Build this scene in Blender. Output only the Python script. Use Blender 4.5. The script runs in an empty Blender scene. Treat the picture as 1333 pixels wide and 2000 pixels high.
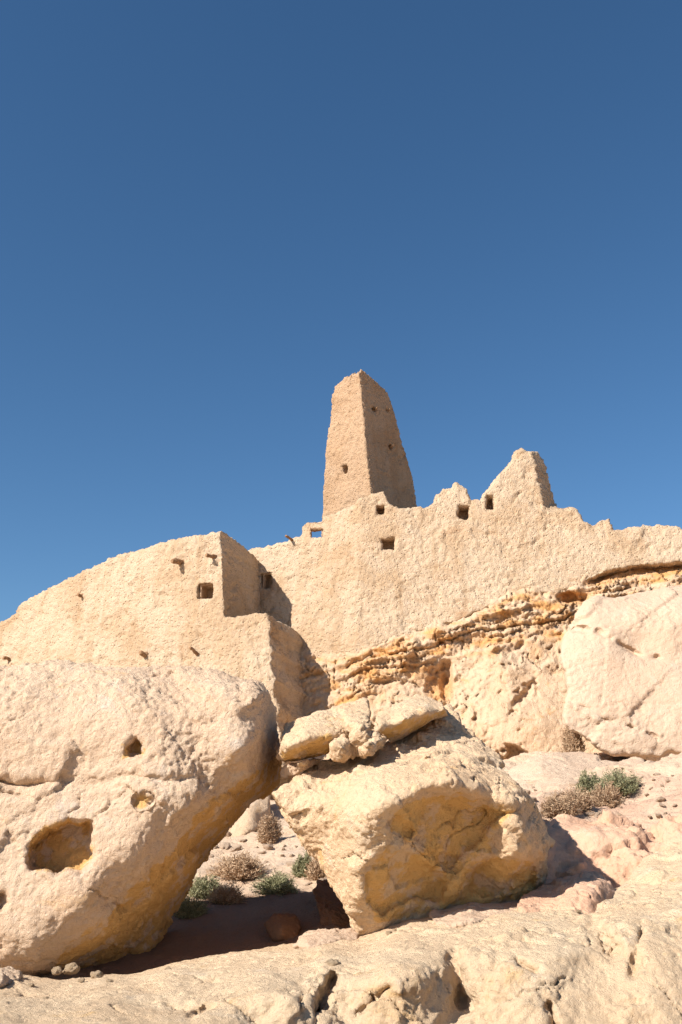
import bpy, math, random
import numpy as np

# ------------------------------------------------------------------ camera, sky, sun, exposure
S = bpy.context.scene
PITCH, F, CX, CY, EYE = math.radians(18.0), 1945.0, 666.5, 1000.0, 1.6
cam_d = bpy.data.cameras.new('camera')
cam_d.sensor_fit = 'VERTICAL'
cam_d.sensor_height = 36.0
cam_d.lens = F / 2000.0 * 36.0
cam_d.clip_start = 0.1
cam_d.clip_end = 5000.0
cam = bpy.data.objects.new('camera', cam_d)
cam.location = (0, 0, EYE)
cam.rotation_euler = (math.pi / 2 + PITCH, 0, 0)
S.collection.objects.link(cam)
S.camera = cam

SUN = np.array([-0.92, -0.72, 0.84])                   # towards the sun
SUN /= np.linalg.norm(SUN)
sun_el = math.asin(SUN[2])
sun_az = math.atan2(SUN[0], SUN[1])                  # clockwise from +Y
W_ = bpy.data.worlds.new('World')
S.world = W_
W_.use_nodes = True
nt = W_.node_tree
sky = nt.nodes.new('ShaderNodeTexSky')
sky.sky_type = 'NISHITA'
sky.sun_disc = False
sky.sun_elevation = sun_el
sky.sun_rotation = sun_az
sky.altitude = 900
sky.air_density = 1.0
sky.dust_density = 0.25
sky.ozone_density = 3.2
bg = nt.nodes['Background']
bg.inputs['Strength'].default_value = 0.067
hs = nt.nodes.new('ShaderNodeHueSaturation')
hs.inputs['Hue'].default_value = 0.497
hs.inputs['Saturation'].default_value = 1.16
nt.links.new(sky.outputs[0], hs.inputs['Color'])
nt.links.new(hs.outputs[0], bg.inputs['Color'])

sl = bpy.data.lights.new('sun', 'SUN')
sl.energy = 4.6
sl.angle = math.radians(0.5)
sl.color = (1.0, 0.938, 0.868)
so = bpy.data.objects.new('sun', sl)
from mathutils import Vector, Matrix
so.rotation_euler = Vector(-SUN).to_track_quat('-Z', 'Y').to_euler()
so.location = (-20, -10, 30)
S.collection.objects.link(so)

S.view_settings.view_transform = 'Standard'
S.view_settings.look = 'None'
S.view_settings.exposure = 0.86
S.view_settings.gamma = 1.0
S.view_settings.use_curve_mapping = False
S.cycles.use_denoising = True
S.cycles.denoiser = 'OPENIMAGEDENOISE'
S.cycles.denoising_input_passes = 'RGB_ALBEDO_NORMAL'
S.cycles.denoising_prefilter = 'NONE'
S.cycles.max_bounces = 8
S.cycles.diffuse_bounces = 5

# ------------------------------------------------------------------ numpy noise
rng = np.random.RandomState(7)
PERM = np.concatenate([rng.permutation(256)] * 3).astype(np.int64)
GR = rng.normal(size=(256, 3)); GR /= np.linalg.norm(GR, axis=1)[:, None]
RN = rng.rand(256, 4)

def hsh(i, j, k):
    return PERM[PERM[PERM[i & 255] + (j & 255)] + (k & 255)]

def perlin(P):
    I = np.floor(P).astype(np.int64); f = P - I
    u = f * f * f * (f * (f * 6 - 15) + 10)
    out = np.zeros(len(P))
    for dx in (0, 1):
        wx = u[:, 0] if dx else 1 - u[:, 0]
        for dy in (0, 1):
            wy = u[:, 1] if dy else 1 - u[:, 1]
            for dz in (0, 1):
                wz = u[:, 2] if dz else 1 - u[:, 2]
                g = GR[hsh(I[:, 0] + dx, I[:, 1] + dy, I[:, 2] + dz)]
                out += wx * wy * wz * (g[:, 0] * (f[:, 0] - dx) + g[:, 1] * (f[:, 1] - dy) + g[:, 2] * (f[:, 2] - dz))
    return out * 1.5

def fbm(P, size, octs=4, gain=0.5, off=0.0):
    q = P / size + off
    a, t = 1.0, 0.0
    for _ in range(octs):
        t = t + a * perlin(q)
        q = q * 2.03 + 17.3
        a *= gain
    return t

def ridged(P, size, octs=4, gain=0.5, off=0.0):
    q = P / size + off
    a, t = 1.0, 0.0
    for _ in range(octs):
        t = t + a * (0.5 - np.abs(perlin(q)) * 1.6)
        q = q * 2.03 + 9.1
        a *= gain
    return t

def worley(P, size, off=0.0):
    """F1, F2, facet value (random plane per cell), random per cell"""
    q = P / size + off
    I = np.floor(q).astype(np.int64)
    n = len(q)
    f1 = np.full(n, 9.0); f2 = np.full(n, 9.0); fac = np.zeros(n); rnd = np.zeros(n)
    for dx in (-1, 0, 1):
        for dy in (-1, 0, 1):
            for dz in (-1, 0, 1):
                J = I + (dx, dy, dz)
                h = hsh(J[:, 0], J[:, 1], J[:, 2])
                d = q - (J + RN[h, :3])
                r = np.sqrt((d * d).sum(1))
                v = (d * GR[h]).sum(1)
                near = r < f1
                f2 = np.where(near, f1, np.minimum(f2, r))
                fac = np.where(near, v, fac); rnd = np.where(near, RN[h, 3], rnd)
                f1 = np.where(near, r, f1)
    return f1, f2, fac, rnd

def terrace(n, k, e=0.3):
    q = n * k; f = np.floor(q); t = np.clip((q - f) / e, 0, 1)
    return (f + t * t * (3 - 2 * t)) / k

def sstep(a, b, x):
    t = np.clip((x - a) / (b - a), 0, 1)
    return t * t * (3 - 2 * t)

# ------------------------------------------------------------------ camera geometry: survey a photo point at a known distance
def W(px, py, Y):
    px, py, Y = np.broadcast_arrays(np.asarray(px, float), np.asarray(py, float), np.asarray(Y, float))
    u = (px - CX) / F; v = (CY - py) / F
    dy = math.cos(PITCH) - v * math.sin(PITCH)
    dz = math.sin(PITCH) + v * math.cos(PITCH)
    t = Y / dy
    return np.stack([u * t, Y, EYE + dz * t], -1)

def PX(P):
    P = np.asarray(P, float)
    x, y, z = P[..., 0], P[..., 1], P[..., 2] - EYE
    d = y * math.cos(PITCH) + z * math.sin(PITCH)
    h = -y * math.sin(PITCH) + z * math.cos(PITCH)
    return CX + F * x / d, CY - F * h / d

MBD = -0.55
class TPS:
    """thin plate spline through (a, b, value) points"""
    def __init__(s, pts, sc=300.0, lam=1e-3):
        p = np.asarray(pts, float); s.sc = sc
        s.c = p[:, :2] / sc; n = len(p)
        K = s.k(s.c, s.c) + lam * np.eye(n)
        Q = np.hstack([np.ones((n, 1)), s.c])
        A = np.block([[K, Q], [Q.T, np.zeros((3, 3))]])
        s.w = np.linalg.solve(A, np.concatenate([p[:, 2], np.zeros(3)]))
    @staticmethod
    def k(a, b):
        r2 = ((a[:, None, :] - b[None]) ** 2).sum(-1)
        return 0.5 * r2 * np.log(r2 + 1e-12)
    def __call__(s, a, b):
        sh = np.shape(a)
        q = np.stack([np.ravel(a), np.ravel(b)], -1) / s.sc
        out = np.empty(len(q))
        for i in range(0, len(q), 40000):
            c = q[i:i + 40000]
            out[i:i + 40000] = s.k(c, s.c) @ s.w[:-3] + s.w[-3] + c @ s.w[-2:]
        return out.reshape(sh)

# ------------------------------------------------------------------ meshes
def mesh_np(name, V, quads=None, tris=None):
    me = bpy.data.meshes.new(name)
    quads = np.zeros((0, 4), int) if quads is None else np.asarray(quads, int)
    tris = np.zeros((0, 3), int) if tris is None else np.asarray(tris, int)
    me.vertices.add(len(V)); me.vertices.foreach_set('co', np.asarray(V, np.float32).ravel())
    nl = len(quads) * 4 + len(tris) * 3
    me.loops.add(nl)
    me.loops.foreach_set('vertex_index', np.concatenate([quads.ravel(), tris.ravel()]).astype(np.int32))
    me.polygons.add(len(quads) + len(tris))
    tot = np.concatenate([np.full(len(quads), 4), np.full(len(tris), 3)]).astype(np.int32)
    me.polygons.foreach_set('loop_start', (np.cumsum(tot) - tot).astype(np.int32))
    me.update(calc_edges=True)
    me.validate()
    return me

def getco(me):
    a = np.empty(len(me.vertices) * 3, np.float32); me.vertices.foreach_get('co', a)
    return a.reshape(-1, 3).astype(float)

def setco(me, V):
    me.vertices.foreach_set('co', np.asarray(V, np.float32).ravel()); me.update()

def getno(me):
    a = np.empty(len(me.vertices) * 3, np.float32); me.vertex_normals.foreach_get('vector', a)
    return a.reshape(-1, 3).astype(float)

def smooth(me, it=2, f=0.5):
    e = np.empty(len(me.edges) * 2, np.int32); me.edges.foreach_get('vertices', e); e = e.reshape(-1, 2)
    V = getco(me); n = len(V)
    deg = np.bincount(e.ravel(), minlength=n).astype(float); deg[deg == 0] = 1
    for _ in range(it):
        A = np.stack([np.bincount(e[:, 0], V[e[:, 1], k], n) + np.bincount(e[:, 1], V[e[:, 0], k], n) for k in range(3)], -1)
        V = V + f * (A / deg[:, None] - V)
    setco(me, V)

def remesh(me, size):
    ob = bpy.data.objects.new('tmp', me); S.collection.objects.link(ob)
    m = ob.modifiers.new('r', 'REMESH'); m.mode = 'VOXEL'; m.voxel_size = size
    dg = bpy.context.evaluated_depsgraph_get(); dg.update()
    out = bpy.data.meshes.new_from_object(ob.evaluated_get(dg))
    bpy.data.objects.remove(ob); bpy.data.meshes.remove(me)
    return out

def shade_smooth(me, on=True):
    me.polygons.foreach_set('use_smooth', np.full(len(me.polygons), on))

def attr(me, name, vals):
    a = me.attributes.new(name, 'FLOAT', 'POINT'); a.data.foreach_set('value', np.asarray(vals, np.float32))

def link(name, me, mat, parent=None, base=None, smooth_=True):
    """one mesh object with its origin at its own foot"""
    V = getco(me)
    if base is None:
        base = np.array([(V[:, 0].min() + V[:, 0].max()) / 2, (V[:, 1].min() + V[:, 1].max()) / 2, V[:, 2].min()])
    setco(me, V - base)
    me.name = name
    me.materials.clear(); me.materials.append(mat)
    shade_smooth(me, smooth_)
    o = bpy.data.objects.new(name, me)
    S.collection.objects.link(o)
    if parent is not None:
        o.parent = parent
        base = base - np.array(parent.location)
    o.location = base
    return o

def tag(o, label=None, cat=None, group=None, kind=None):
    for k, v in (('label', label), ('category', cat), ('group', group), ('kind', kind)):
        if v: o[k] = v
    return o

def empty(name, loc):
    o = bpy.data.objects.new(name, None); o.location = loc; o.empty_display_size = 0.3
    S.collection.objects.link(o); return o

# ------------------------------------------------------------------ traced outlines -> closed solids with thickness
def jag(poly, amp, seg=7.0, seed=0, feat=22.0):
    p = np.asarray(poly, float); out = []
    r = np.random.RandomState(seed)
    for a, b in zip(p, np.roll(p, -1, 0)):
        L = np.linalg.norm(b - a); n = max(1, int(L / seg))
        for i in range(n): out.append(a + (b - a) * i / n)
    q = np.array(out)
    t = np.roll(q, -1, 0) - np.roll(q, 1, 0); t /= np.linalg.norm(t, axis=1)[:, None] + 1e-9
    nrm = np.stack([t[:, 1], -t[:, 0]], -1)
    P3 = np.concatenate([q / feat, np.full((len(q), 1), seed * 3.17)], 1)
    d = perlin(P3) + 0.6 * perlin(P3 * 2.3 + 5) + 0.5 * (r.rand(len(q)) - .5)
    return q + nrm * (d * amp)[:, None]

def seg_dist(Q, poly):
    a = poly; b = np.roll(poly, -1, 0); ab = b - a; L2 = (ab ** 2).sum(1) + 1e-12
    best = np.full(len(Q), 1e18); bp = np.zeros_like(Q)
    for i in range(len(a)):
        t = np.clip(((Q - a[i]) @ ab[i]) / L2[i], 0, 1)
        p = a[i] + t[:, None] * ab[i]
        d = ((Q - p) ** 2).sum(1)
        m = d < best
        best[m] = d[m]; bp[m] = p[m]
    return np.sqrt(best), bp

def inside(Q, poly):
    x, y = Q[:, 0], Q[:, 1]; c = np.zeros(len(Q), bool)
    a = poly; b = np.roll(poly, -1, 0)
    for (x1, y1), (x2, y2) in zip(a, b):
        if y1 == y2: continue
        m = (y1 > y) != (y2 > y)
        c ^= m & (x < (x2 - x1) * (y - y1) / (y2 - y1) + x1)
    return c

def solid(polys, step, front, back, rings=5):
    """polys: outline first, then holes. front(px,py,sd) -> (N,3); back(px,py,sd,frontpts) -> (N,3).  Closed shell."""
    out = polys[0]
    x0, y0 = out.min(0) - step; x1, y1 = out.max(0) + step
    nx = int((x1 - x0) / step) + 2; ny = int((y1 - y0) / step) + 2
    gx, gy = np.meshgrid(x0 + step * np.arange(nx), y0 + step * np.arange(ny), indexing='ij')
    Q = np.stack([gx.ravel(), gy.ravel()], -1)
    C = (np.stack([gx[:-1, :-1], gy[:-1, :-1]], -1) + step / 2).reshape(-1, 2)
    keep = inside(C, out)
    for h in polys[1:]: keep &= ~inside(C, h)
    keep = keep.reshape(nx - 1, ny - 1)
    cnt = np.zeros((nx, ny), int)
    for dx in (0, 1):
        for dy in (0, 1):
            cnt[dx:nx - 1 + dx, dy:ny - 1 + dy] += keep
    cnt = cnt.ravel()
    used = cnt > 0; bnd = used & (cnt < 4)
    vid = -np.ones(nx * ny, int); vid[used] = np.arange(used.sum())
    q = Q[used].copy(); b = bnd[used]
    best = np.full(len(q), 1e9); bp = q.copy()
    for p in polys:
        d, f = seg_dist(q, p)
        m = d < best; best[m] = d[m]; bp[m] = f[m]
    snap = b & (best < step * 1.6)
    q[snap] = bp[snap]
    sd = best.copy(); sd[b] = 0
    idx = np.arange(nx * ny).reshape(nx, ny)
    qd = np.stack([idx[:-1, :-1], idx[:-1, 1:], idx[1:, 1:], idx[1:, :-1]], -1)[keep]
    qd = vid[qd]                                              # faces the camera (py runs downward)
    Fp = front(q[:, 0], q[:, 1], sd)
    Bp = back(q[:, 0], q[:, 1], sd, Fp)
    n = len(q)
    e = np.concatenate([qd[:, [0, 1]], qd[:, [1, 2]], qd[:, [2, 3]], qd[:, [3, 0]]])
    key = e[:, 0].astype(np.int64) * n + e[:, 1]; rev = e[:, 1].astype(np.int64) * n + e[:, 0]
    be = e[~np.isin(key, rev)]                               # directed outline edges
    bv = np.unique(be); loc = -np.ones(n, int); loc[bv] = np.arange(len(bv))
    V = [Fp, Bp]; off = 2 * n; prev = bv.copy(); quads = [qd, qd[:, ::-1] + n]
    lay = [bv]
    for k in range(1, rings):
        t = k / rings
        V.append(Fp[bv] * (1 - t) + Bp[bv] * t); lay.append(off + np.arange(len(bv))); off += len(bv)
    lay.append(bv + n)
    for k in range(rings):
        A, B = lay[k], lay[k + 1]
        i, j = loc[be[:, 0]], loc[be[:, 1]]
        quads.append(np.stack([A[j], A[i], B[i], B[j]], -1))
    return np.concatenate(V), np.concatenate(quads), n

def round_(sd, R):
    t = np.clip(1 - sd / R, 0, 1)
    return 1 - np.sqrt(np.clip(1 - t * t, 0, 1))

def fix_normals(me):
    import bmesh
    bm = bmesh.new(); bm.from_mesh(me)
    bmesh.ops.recalc_face_normals(bm, faces=bm.faces)
    bm.to_mesh(me); bm.free()

def boulder(outline, depth, T, step=6, vox=0.03, Rpx=45, Rm=0.25, amp=2.5, seed=0, carve=None,
            rough=(0.05, 0.03, 0.012), facet=0.0, fsize=0.5, big=1.0, sm=2, bed=None, creases=None, rmask=None, ochre=None, shr=.12, cap=99, facet2=(0, 1), tsc=300.0, lam=1e-3):
    """closed rock: traced outline, surveyed depths, real thickness, chipped surface"""
    poly = jag(outline, amp, seed=seed)
    tps = depth if callable(depth) else TPS(depth, tsc, lam)
    mpp = float(np.mean(tps(poly[:, 0], poly[:, 1]))) / F
    def front(x, y, sd):
        d = tps(x, y) + Rm * round_(sd, Rpx)
        if carve is not None: d = d + carve(x, y)
        return W(x, y, d)
    def back(x, y, sd, Fp):
        c = poly.mean(0)
        t = np.clip(sd / (Rpx * 2.5), 0, 1)
        d = tps(x, y) + Rm + (T - Rm) * np.sqrt(np.clip(1 - (1 - t) ** 2, 0, 1))
        d = np.minimum(d, np.maximum(cap, tps(x, y) + Rm + .25 * t))
        return W(x + (c[0] - x) * shr * t, y + (c[1] - y) * shr * t, d)
    V, Qd, n = solid([poly], step, front, back, rings=1)
    # the outline ring is shared by front and back
    me = mesh_np('rock', V, Qd)
    fix_normals(me)
    me = remesh(me, vox)
    smooth(me, sm, 0.5)
    V = getco(me); N = getno(me)
    o = seed * 7.7
    d = rough[0] * fbm(V, big, 3, 0.5, o)
    wv = V + 0.04 * np.stack([perlin(V / .12 + o), perlin(V / .12 + 5 + o), perlin(V / .12 + 9 + o)], -1)
    mid = rough[1] * (terrace(fbm(wv, big * .42, 4, .55, o + 3), 3.2, .22) + .5 * terrace(fbm(wv, .13, 3, .6, o + 8), 2.6, .3))
    if facet:
        q = V if bed is None else V * np.array(bed)
        f1, f2, fa, rn = worley(q + 0.12 * np.stack([fbm(V, .3, 2, .5, o), fbm(V, .3, 2, .5, o + 9), fbm(V, .3, 2, .5, o + 4)], -1), fsize, o)
        mid = mid + facet * (fa * 0.7 + (rn - .5) * 0.5) * sstep(0.0, 0.06, f2 - f1)
    if facet2[0]:
        f1, f2, fa, rn = worley(wv, facet2[1], o + 5)
        d = d + facet2[0] * (fa + (rn - .5) * .5) * (.65 + .35 * sstep(0.0, 0.05, f2 - f1))
    k = 1.0 if rmask is None else rmask(*PX(V))
    k = k * (.30 + .85 * sstep(-.15, .35, fbm(V, big * .9, 3, .55, o + 31)))
    cr = np.abs(perlin(wv / (big * .75) + o + 3)); crack = sstep(.022, 0, cr) * sstep(.02, .25, perlin(V / (big * .8) + o + 44))
    d = d + mid * k - rough[1] * 1.6 * crack
    V = V + N * d[:, None]
    setco(me, V); N = getno(me)
    d2 = rough[2] * (terrace(fbm(V, 0.10, 4, 0.65, o + 1), 3, .4) + .5 * fbm(V, .045, 2, .6, o) - 0.7 * np.maximum(0, perlin(V / 0.10 + o) - 0.3))
    setco(me, V + N * (d2 * (.5 + .5 * k))[:, None])
    oc = .0 * d2
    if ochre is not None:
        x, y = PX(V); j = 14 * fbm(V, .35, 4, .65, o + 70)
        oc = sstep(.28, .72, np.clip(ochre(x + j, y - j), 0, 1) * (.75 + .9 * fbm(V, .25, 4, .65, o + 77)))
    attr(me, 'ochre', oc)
    return me

# ------------------------------------------------------------------ materials
def new_mat(name):
    m = bpy.data.materials.new(name); m.use_nodes = True
    t = m.node_tree; b = t.nodes['Principled BSDF']
    b.inputs['Roughness'].default_value = 0.95
    b.inputs['Specular IOR Level'].default_value = 0.12
    return m, t, b

def mixc(t, a, b, fac, mode='MIX'):
    n = t.nodes.new('ShaderNodeMix'); n.data_type = 'RGBA'; n.blend_type = mode
    for s, v in ((n.inputs[6], a), (n.inputs[7], b)):
        if isinstance(v, tuple): s.default_value = (*v, 1)
        else: t.links.new(v, s)
    if isinstance(fac, (int, float)): n.inputs[0].default_value = fac
    else: t.links.new(fac, n.inputs[0])
    return n.outputs[2]

def nnoise(t, co, scale, detail=5, rough=0.6, dist=0.0):
    n = t.nodes.new('ShaderNodeTexNoise'); n.inputs['Scale'].default_value = scale
    n.inputs['Detail'].default_value = detail; n.inputs['Roughness'].default_value = rough
    n.inputs['Distortion'].default_value = dist
    t.links.new(co, n.inputs['Vector']); return n.outputs['Fac']

def ramp(t, v, a, b, lo=0.0, hi=1.0):
    n = t.nodes.new('ShaderNodeMapRange'); n.interpolation_type = 'SMOOTHSTEP'
    t.links.new(v, n.inputs[0])
    n.inputs[1].default_value = a; n.inputs[2].default_value = b; n.inputs[3].default_value = lo; n.inputs[4].default_value = hi
    return n.outputs[0]

def math_(t, op, a, b):
    n = t.nodes.new('ShaderNodeMath'); n.operation = op
    for i, v in enumerate((a, b)):
        if isinstance(v, (int, float)): n.inputs[i].default_value = v
        else: t.links.new(v, n.inputs[i])
    return n.outputs[0]

def rock_mat(name, base, alt, stain, grey, bump=(0.05, 0.02, 0.008), sc=1.0, alt_amt=0.8, stain_at=(0.58, 0.72), grey_at=(0.56, 0.72), att=None, att_col=None, squash=1.0, att2=None, att2_col=None, streak=False):
    m, t, b = new_mat(name)
    tc = t.nodes.new('ShaderNodeTexCoord'); mp = t.nodes.new('ShaderNodeMapping')
    t.links.new(tc.outputs['Object'], mp.inputs[0]); mp.inputs['Scale'].default_value = (1, 1, squash)
    co = mp.outputs[0]
    c = mixc(t, base, alt, ramp(t, nnoise(t, co, 0.9 * sc, 6, .62, .4), 0.38, 0.62, 0, alt_amt))
    c = mixc(t, c, stain, ramp(t, nnoise(t, co, 1.7 * sc, 7, .66, .6), *stain_at))
    c = mixc(t, c, grey, ramp(t, nnoise(t, co, 2.6 * sc, 8, .68, .3), grey_at[0], grey_at[1], 0, .75))
    if streak:
        ms = t.nodes.new('ShaderNodeMapping'); t.links.new(tc.outputs['Object'], ms.inputs[0]); ms.inputs['Scale'].default_value = (1.6, 1.6, .10)
        c = mixc(t, c, mixc(t, c, (.88, .83, .77), 1.0, 'MULTIPLY'), ramp(t, nnoise(t, ms.outputs[0], 1.3, 5, .6, .3), .50, .68, 0, .8))
        c = mixc(t, c, mixc(t, c, (.91, .87, .82), 1.0, 'MULTIPLY'), ramp(t, nnoise(t, co, .55, 6, .62, .5), .48, .60, 0, .8))
    if att:
        a = t.nodes.new('ShaderNodeAttribute'); a.attribute_name = att
        c = mixc(t, c, att_col, a.outputs['Fac'])
    if att2:
        a = t.nodes.new('ShaderNodeAttribute'); a.attribute_name = att2
        c = mixc(t, c, att2_col, a.outputs['Fac'])
    v = nnoise(t, co, 22 * sc, 6, .7)
    c = mixc(t, c, mixc(t, c, (.5, .42, .34), 0.5, 'MULTIPLY'), ramp(t, v, 0.5, 0.72, 0, .55))
    t.links.new(c, b.inputs['Base Color'])
    h1 = nnoise(t, co, 7 * sc, 12, .74, .25); h2 = nnoise(t, co, 30 * sc, 8, .75)
    vo = t.nodes.new('ShaderNodeTexVoronoi'); vo.inputs['Scale'].default_value = 16 * sc
    t.links.new(co, vo.inputs['Vector'])
    pits = ramp(t, vo.outputs['Distance'], 0.02, 0.35)
    h = math_(t, 'ADD', math_(t, 'MULTIPLY', h1, bump[0]), math_(t, 'MULTIPLY', h2, bump[1]))
    h = math_(t, 'ADD', h, math_(t, 'MULTIPLY', pits, bump[2]))
    bu = t.nodes.new('ShaderNodeBump'); bu.inputs['Strength'].default_value = 1.0; bu.inputs['Distance'].default_value = 1.0
    t.links.new(h, bu.inputs['Height']); t.links.new(bu.outputs[0], b.inputs['Normal'])
    return m

CREAM = (0.66, 0.50, 0.33)
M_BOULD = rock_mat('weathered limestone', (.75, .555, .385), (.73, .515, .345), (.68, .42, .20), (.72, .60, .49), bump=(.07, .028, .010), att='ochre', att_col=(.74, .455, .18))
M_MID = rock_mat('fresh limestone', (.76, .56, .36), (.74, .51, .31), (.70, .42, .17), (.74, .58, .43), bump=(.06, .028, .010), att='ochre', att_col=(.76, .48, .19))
M_PINK = rock_mat('pale pink limestone', (.58, .43, .305), (.565, .40, .275), (.53, .34, .20), (.58, .46, .35), bump=(.04, .018, .006), stain_at=(.64, .8))
M_LEDGE = rock_mat('sandy bedrock', (.69, .52, .34), (.67, .48, .30), (.62, .40, .19), (.68, .55, .40), bump=(.05, .022, .006))
M_ROSE = rock_mat('rose sandstone', (.62, .40, .27), (.60, .36, .23), (.55, .26, .13), (.64, .46, .34), bump=(.03, .015, .004))
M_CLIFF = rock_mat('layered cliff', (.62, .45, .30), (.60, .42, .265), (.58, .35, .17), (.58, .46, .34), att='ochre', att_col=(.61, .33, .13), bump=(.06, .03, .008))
M_GROUND = rock_mat('desert ground', (.65, .485, .34), (.62, .44, .295), (.53, .35, .21), (.56, .45, .35), att='rose', att_col=(.60, .39, .27), att2='gap_shade', att2_col=(.24, .13, .08), bump=(.045, .025, .012))
M_MUD = rock_mat('mud plaster', (.665, .505, .345), (.63, .46, .30), (.55, .355, .21), (.66, .51, .37), bump=(.12, .06, .04), sc=0.6, stain_at=(.56, .74), alt_amt=1.0, streak=True)
M_MUDB = rock_mat('tan mud plaster', (.52, .355, .225), (.54, .36, .22), (.50, .31, .17), (.53, .39, .27), bump=(.10, .05, .03), sc=0.8, stain_at=(.58, .76), streak=True)
M_DARK = rock_mat('red brown rock', (.26, .14, .08), (.23, .12, .065), (.21, .10, .05), (.26, .16, .10), bump=(.03, .015, .004))  # red brown stone, darkened further to deepen the shade of the gap

def wood_mat():
    m, t, b = new_mat('old palm wood')
    tc = t.nodes.new('ShaderNodeTexCoord'); mp = t.nodes.new('ShaderNodeMapping')
    t.links.new(tc.outputs['Object'], mp.inputs[0]); mp.inputs['Scale'].default_value = (1, 1, 1)
    n = nnoise(t, mp.outputs[0], 14, 6, .7, 1.0)
    t.links.new(mixc(t, (.20, .11, .06), (.36, .22, .12), ramp(t, n, .35, .65)), b.inputs['Base Color'])
    bu = t.nodes.new('ShaderNodeBump'); bu.inputs['Distance'].default_value = .02
    t.links.new(n, bu.inputs['Height']); t.links.new(bu.outputs[0], b.inputs['Normal'])
    return m
M_WOOD = wood_mat()

def plant_mat(name, a, b_):
    m, t, b = new_mat(name)
    g = t.nodes.new('ShaderNodeAttribute'); g.attribute_name = 'shade'
    t.links.new(mixc(t, a, b_, g.outputs['Fac']), b.inputs['Base Color'])
    b.inputs['Roughness'].default_value = .8
    return m
M_GREEN = plant_mat('grey green twigs', (.17, .17, .085), (.33, .31, .18))
M_DRY = plant_mat('dry brown twigs', (.33, .21, .125), (.50, .36, .23))

# ------------------------------------------------------------------ ground: one sheet to the horizon
def gp(px, py, Y): return W(px, py, Y)
G = [gp(340, 1790, 12.0), gp(480, 1765, 12.6), gp(630, 1745, 12.8), gp(420, 1700, 15), gp(560, 1690, 14.8), gp(540, 1640, 17),
     gp(480, 1620, 18), gp(530, 1570, 20.5), gp(400, 1852, 10.9), gp(600, 1825, 10.9), gp(300, 1880, 10.4),
     gp(1080, 1735, 11.3), gp(1190, 1690, 12.2), gp(1090, 1600, 14.0), gp(1250, 1592, 13.6), gp(1333, 1590, 13.2), gp(1333, 1500, 16),
     gp(1240, 1545, 15.6), gp(1080, 1588, 14.8), gp(1130, 1510, 18.0), gp(1010, 1510, 19), gp(1050, 1478, 21), gp(1200, 1512, 18.5), gp(1290, 1500, 18), gp(1250, 1506, 19.6), gp(1180, 1506, 20.2), gp(1320, 1500, 19.5),
     gp(800, 1700, 13.0), gp(800, 1560, 18), gp(960, 1560, 16.5)]
G = [tuple(p) for p in G] + [(-8, 12, .6), (-11, 25, 3), (-12, 5, .2), (9, 9, 1.3), (13, 20, 4), (0, 0, 0), (0, 4, .1), (5, 3, .1), (-5, 3, .1),
     (0, 8, .15), (-3, 8, 0), (3, 8, .3), (0, 9.4, .3), (-2.5, 9.6, .2), (3, 9.6, .55), (5, 8, .5), (0, 35, 5.0), (-15, 40, 5), (15, 40, 5.5), (0, 24, 2.4), (3, 24, 2.9), (6, 24, 3.4), (-3, 24, 2.3), (0, 29, 3.0), (8, 29, 4),(4, 29, 3.4), (-8, 28, 3.4),
     (-4, 20, 2.2), (-6, 16, 1.4), (0, -20, 0), (20, -10, 0), (-20, -10, 0)]
ground_h = TPS(G, sc=10.0, lam=1e-4)

def ground_hit(px, py, lo=9.5, hi=26):
    Y = np.linspace(lo, hi, 1200); p = W(px, py, Y)
    ax, ay, zz = GRID
    i = np.clip(np.searchsorted(ax, p[:, 0]), 1, len(ax) - 1); j = np.clip(np.searchsorted(ay, p[:, 1]), 1, len(ay) - 1)
    m = np.nonzero(p[:, 2] < zz[i, j])[0]
    return float(Y[m[0]]) if len(m) else None

def axis(lo, hi, d, far, ratio=1.22):
    core = np.arange(lo, hi + d / 2, d)
    s, x, up = d, hi, []
    while x < far: s *= ratio; x += s; up.append(x)
    s, x, dn = d, lo, []
    while x > -far: s *= ratio; x -= s; dn.append(x)
    return np.array(dn[::-1] + list(core) + up)

def ground_z(x, y):
    r = np.hypot(x, y - 20)
    k = sstep(70, 30, r)
    xx = np.clip(x, -30, 30); yy = np.clip(y, -25, 45)
    return ground_h(xx, yy) * k

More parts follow.
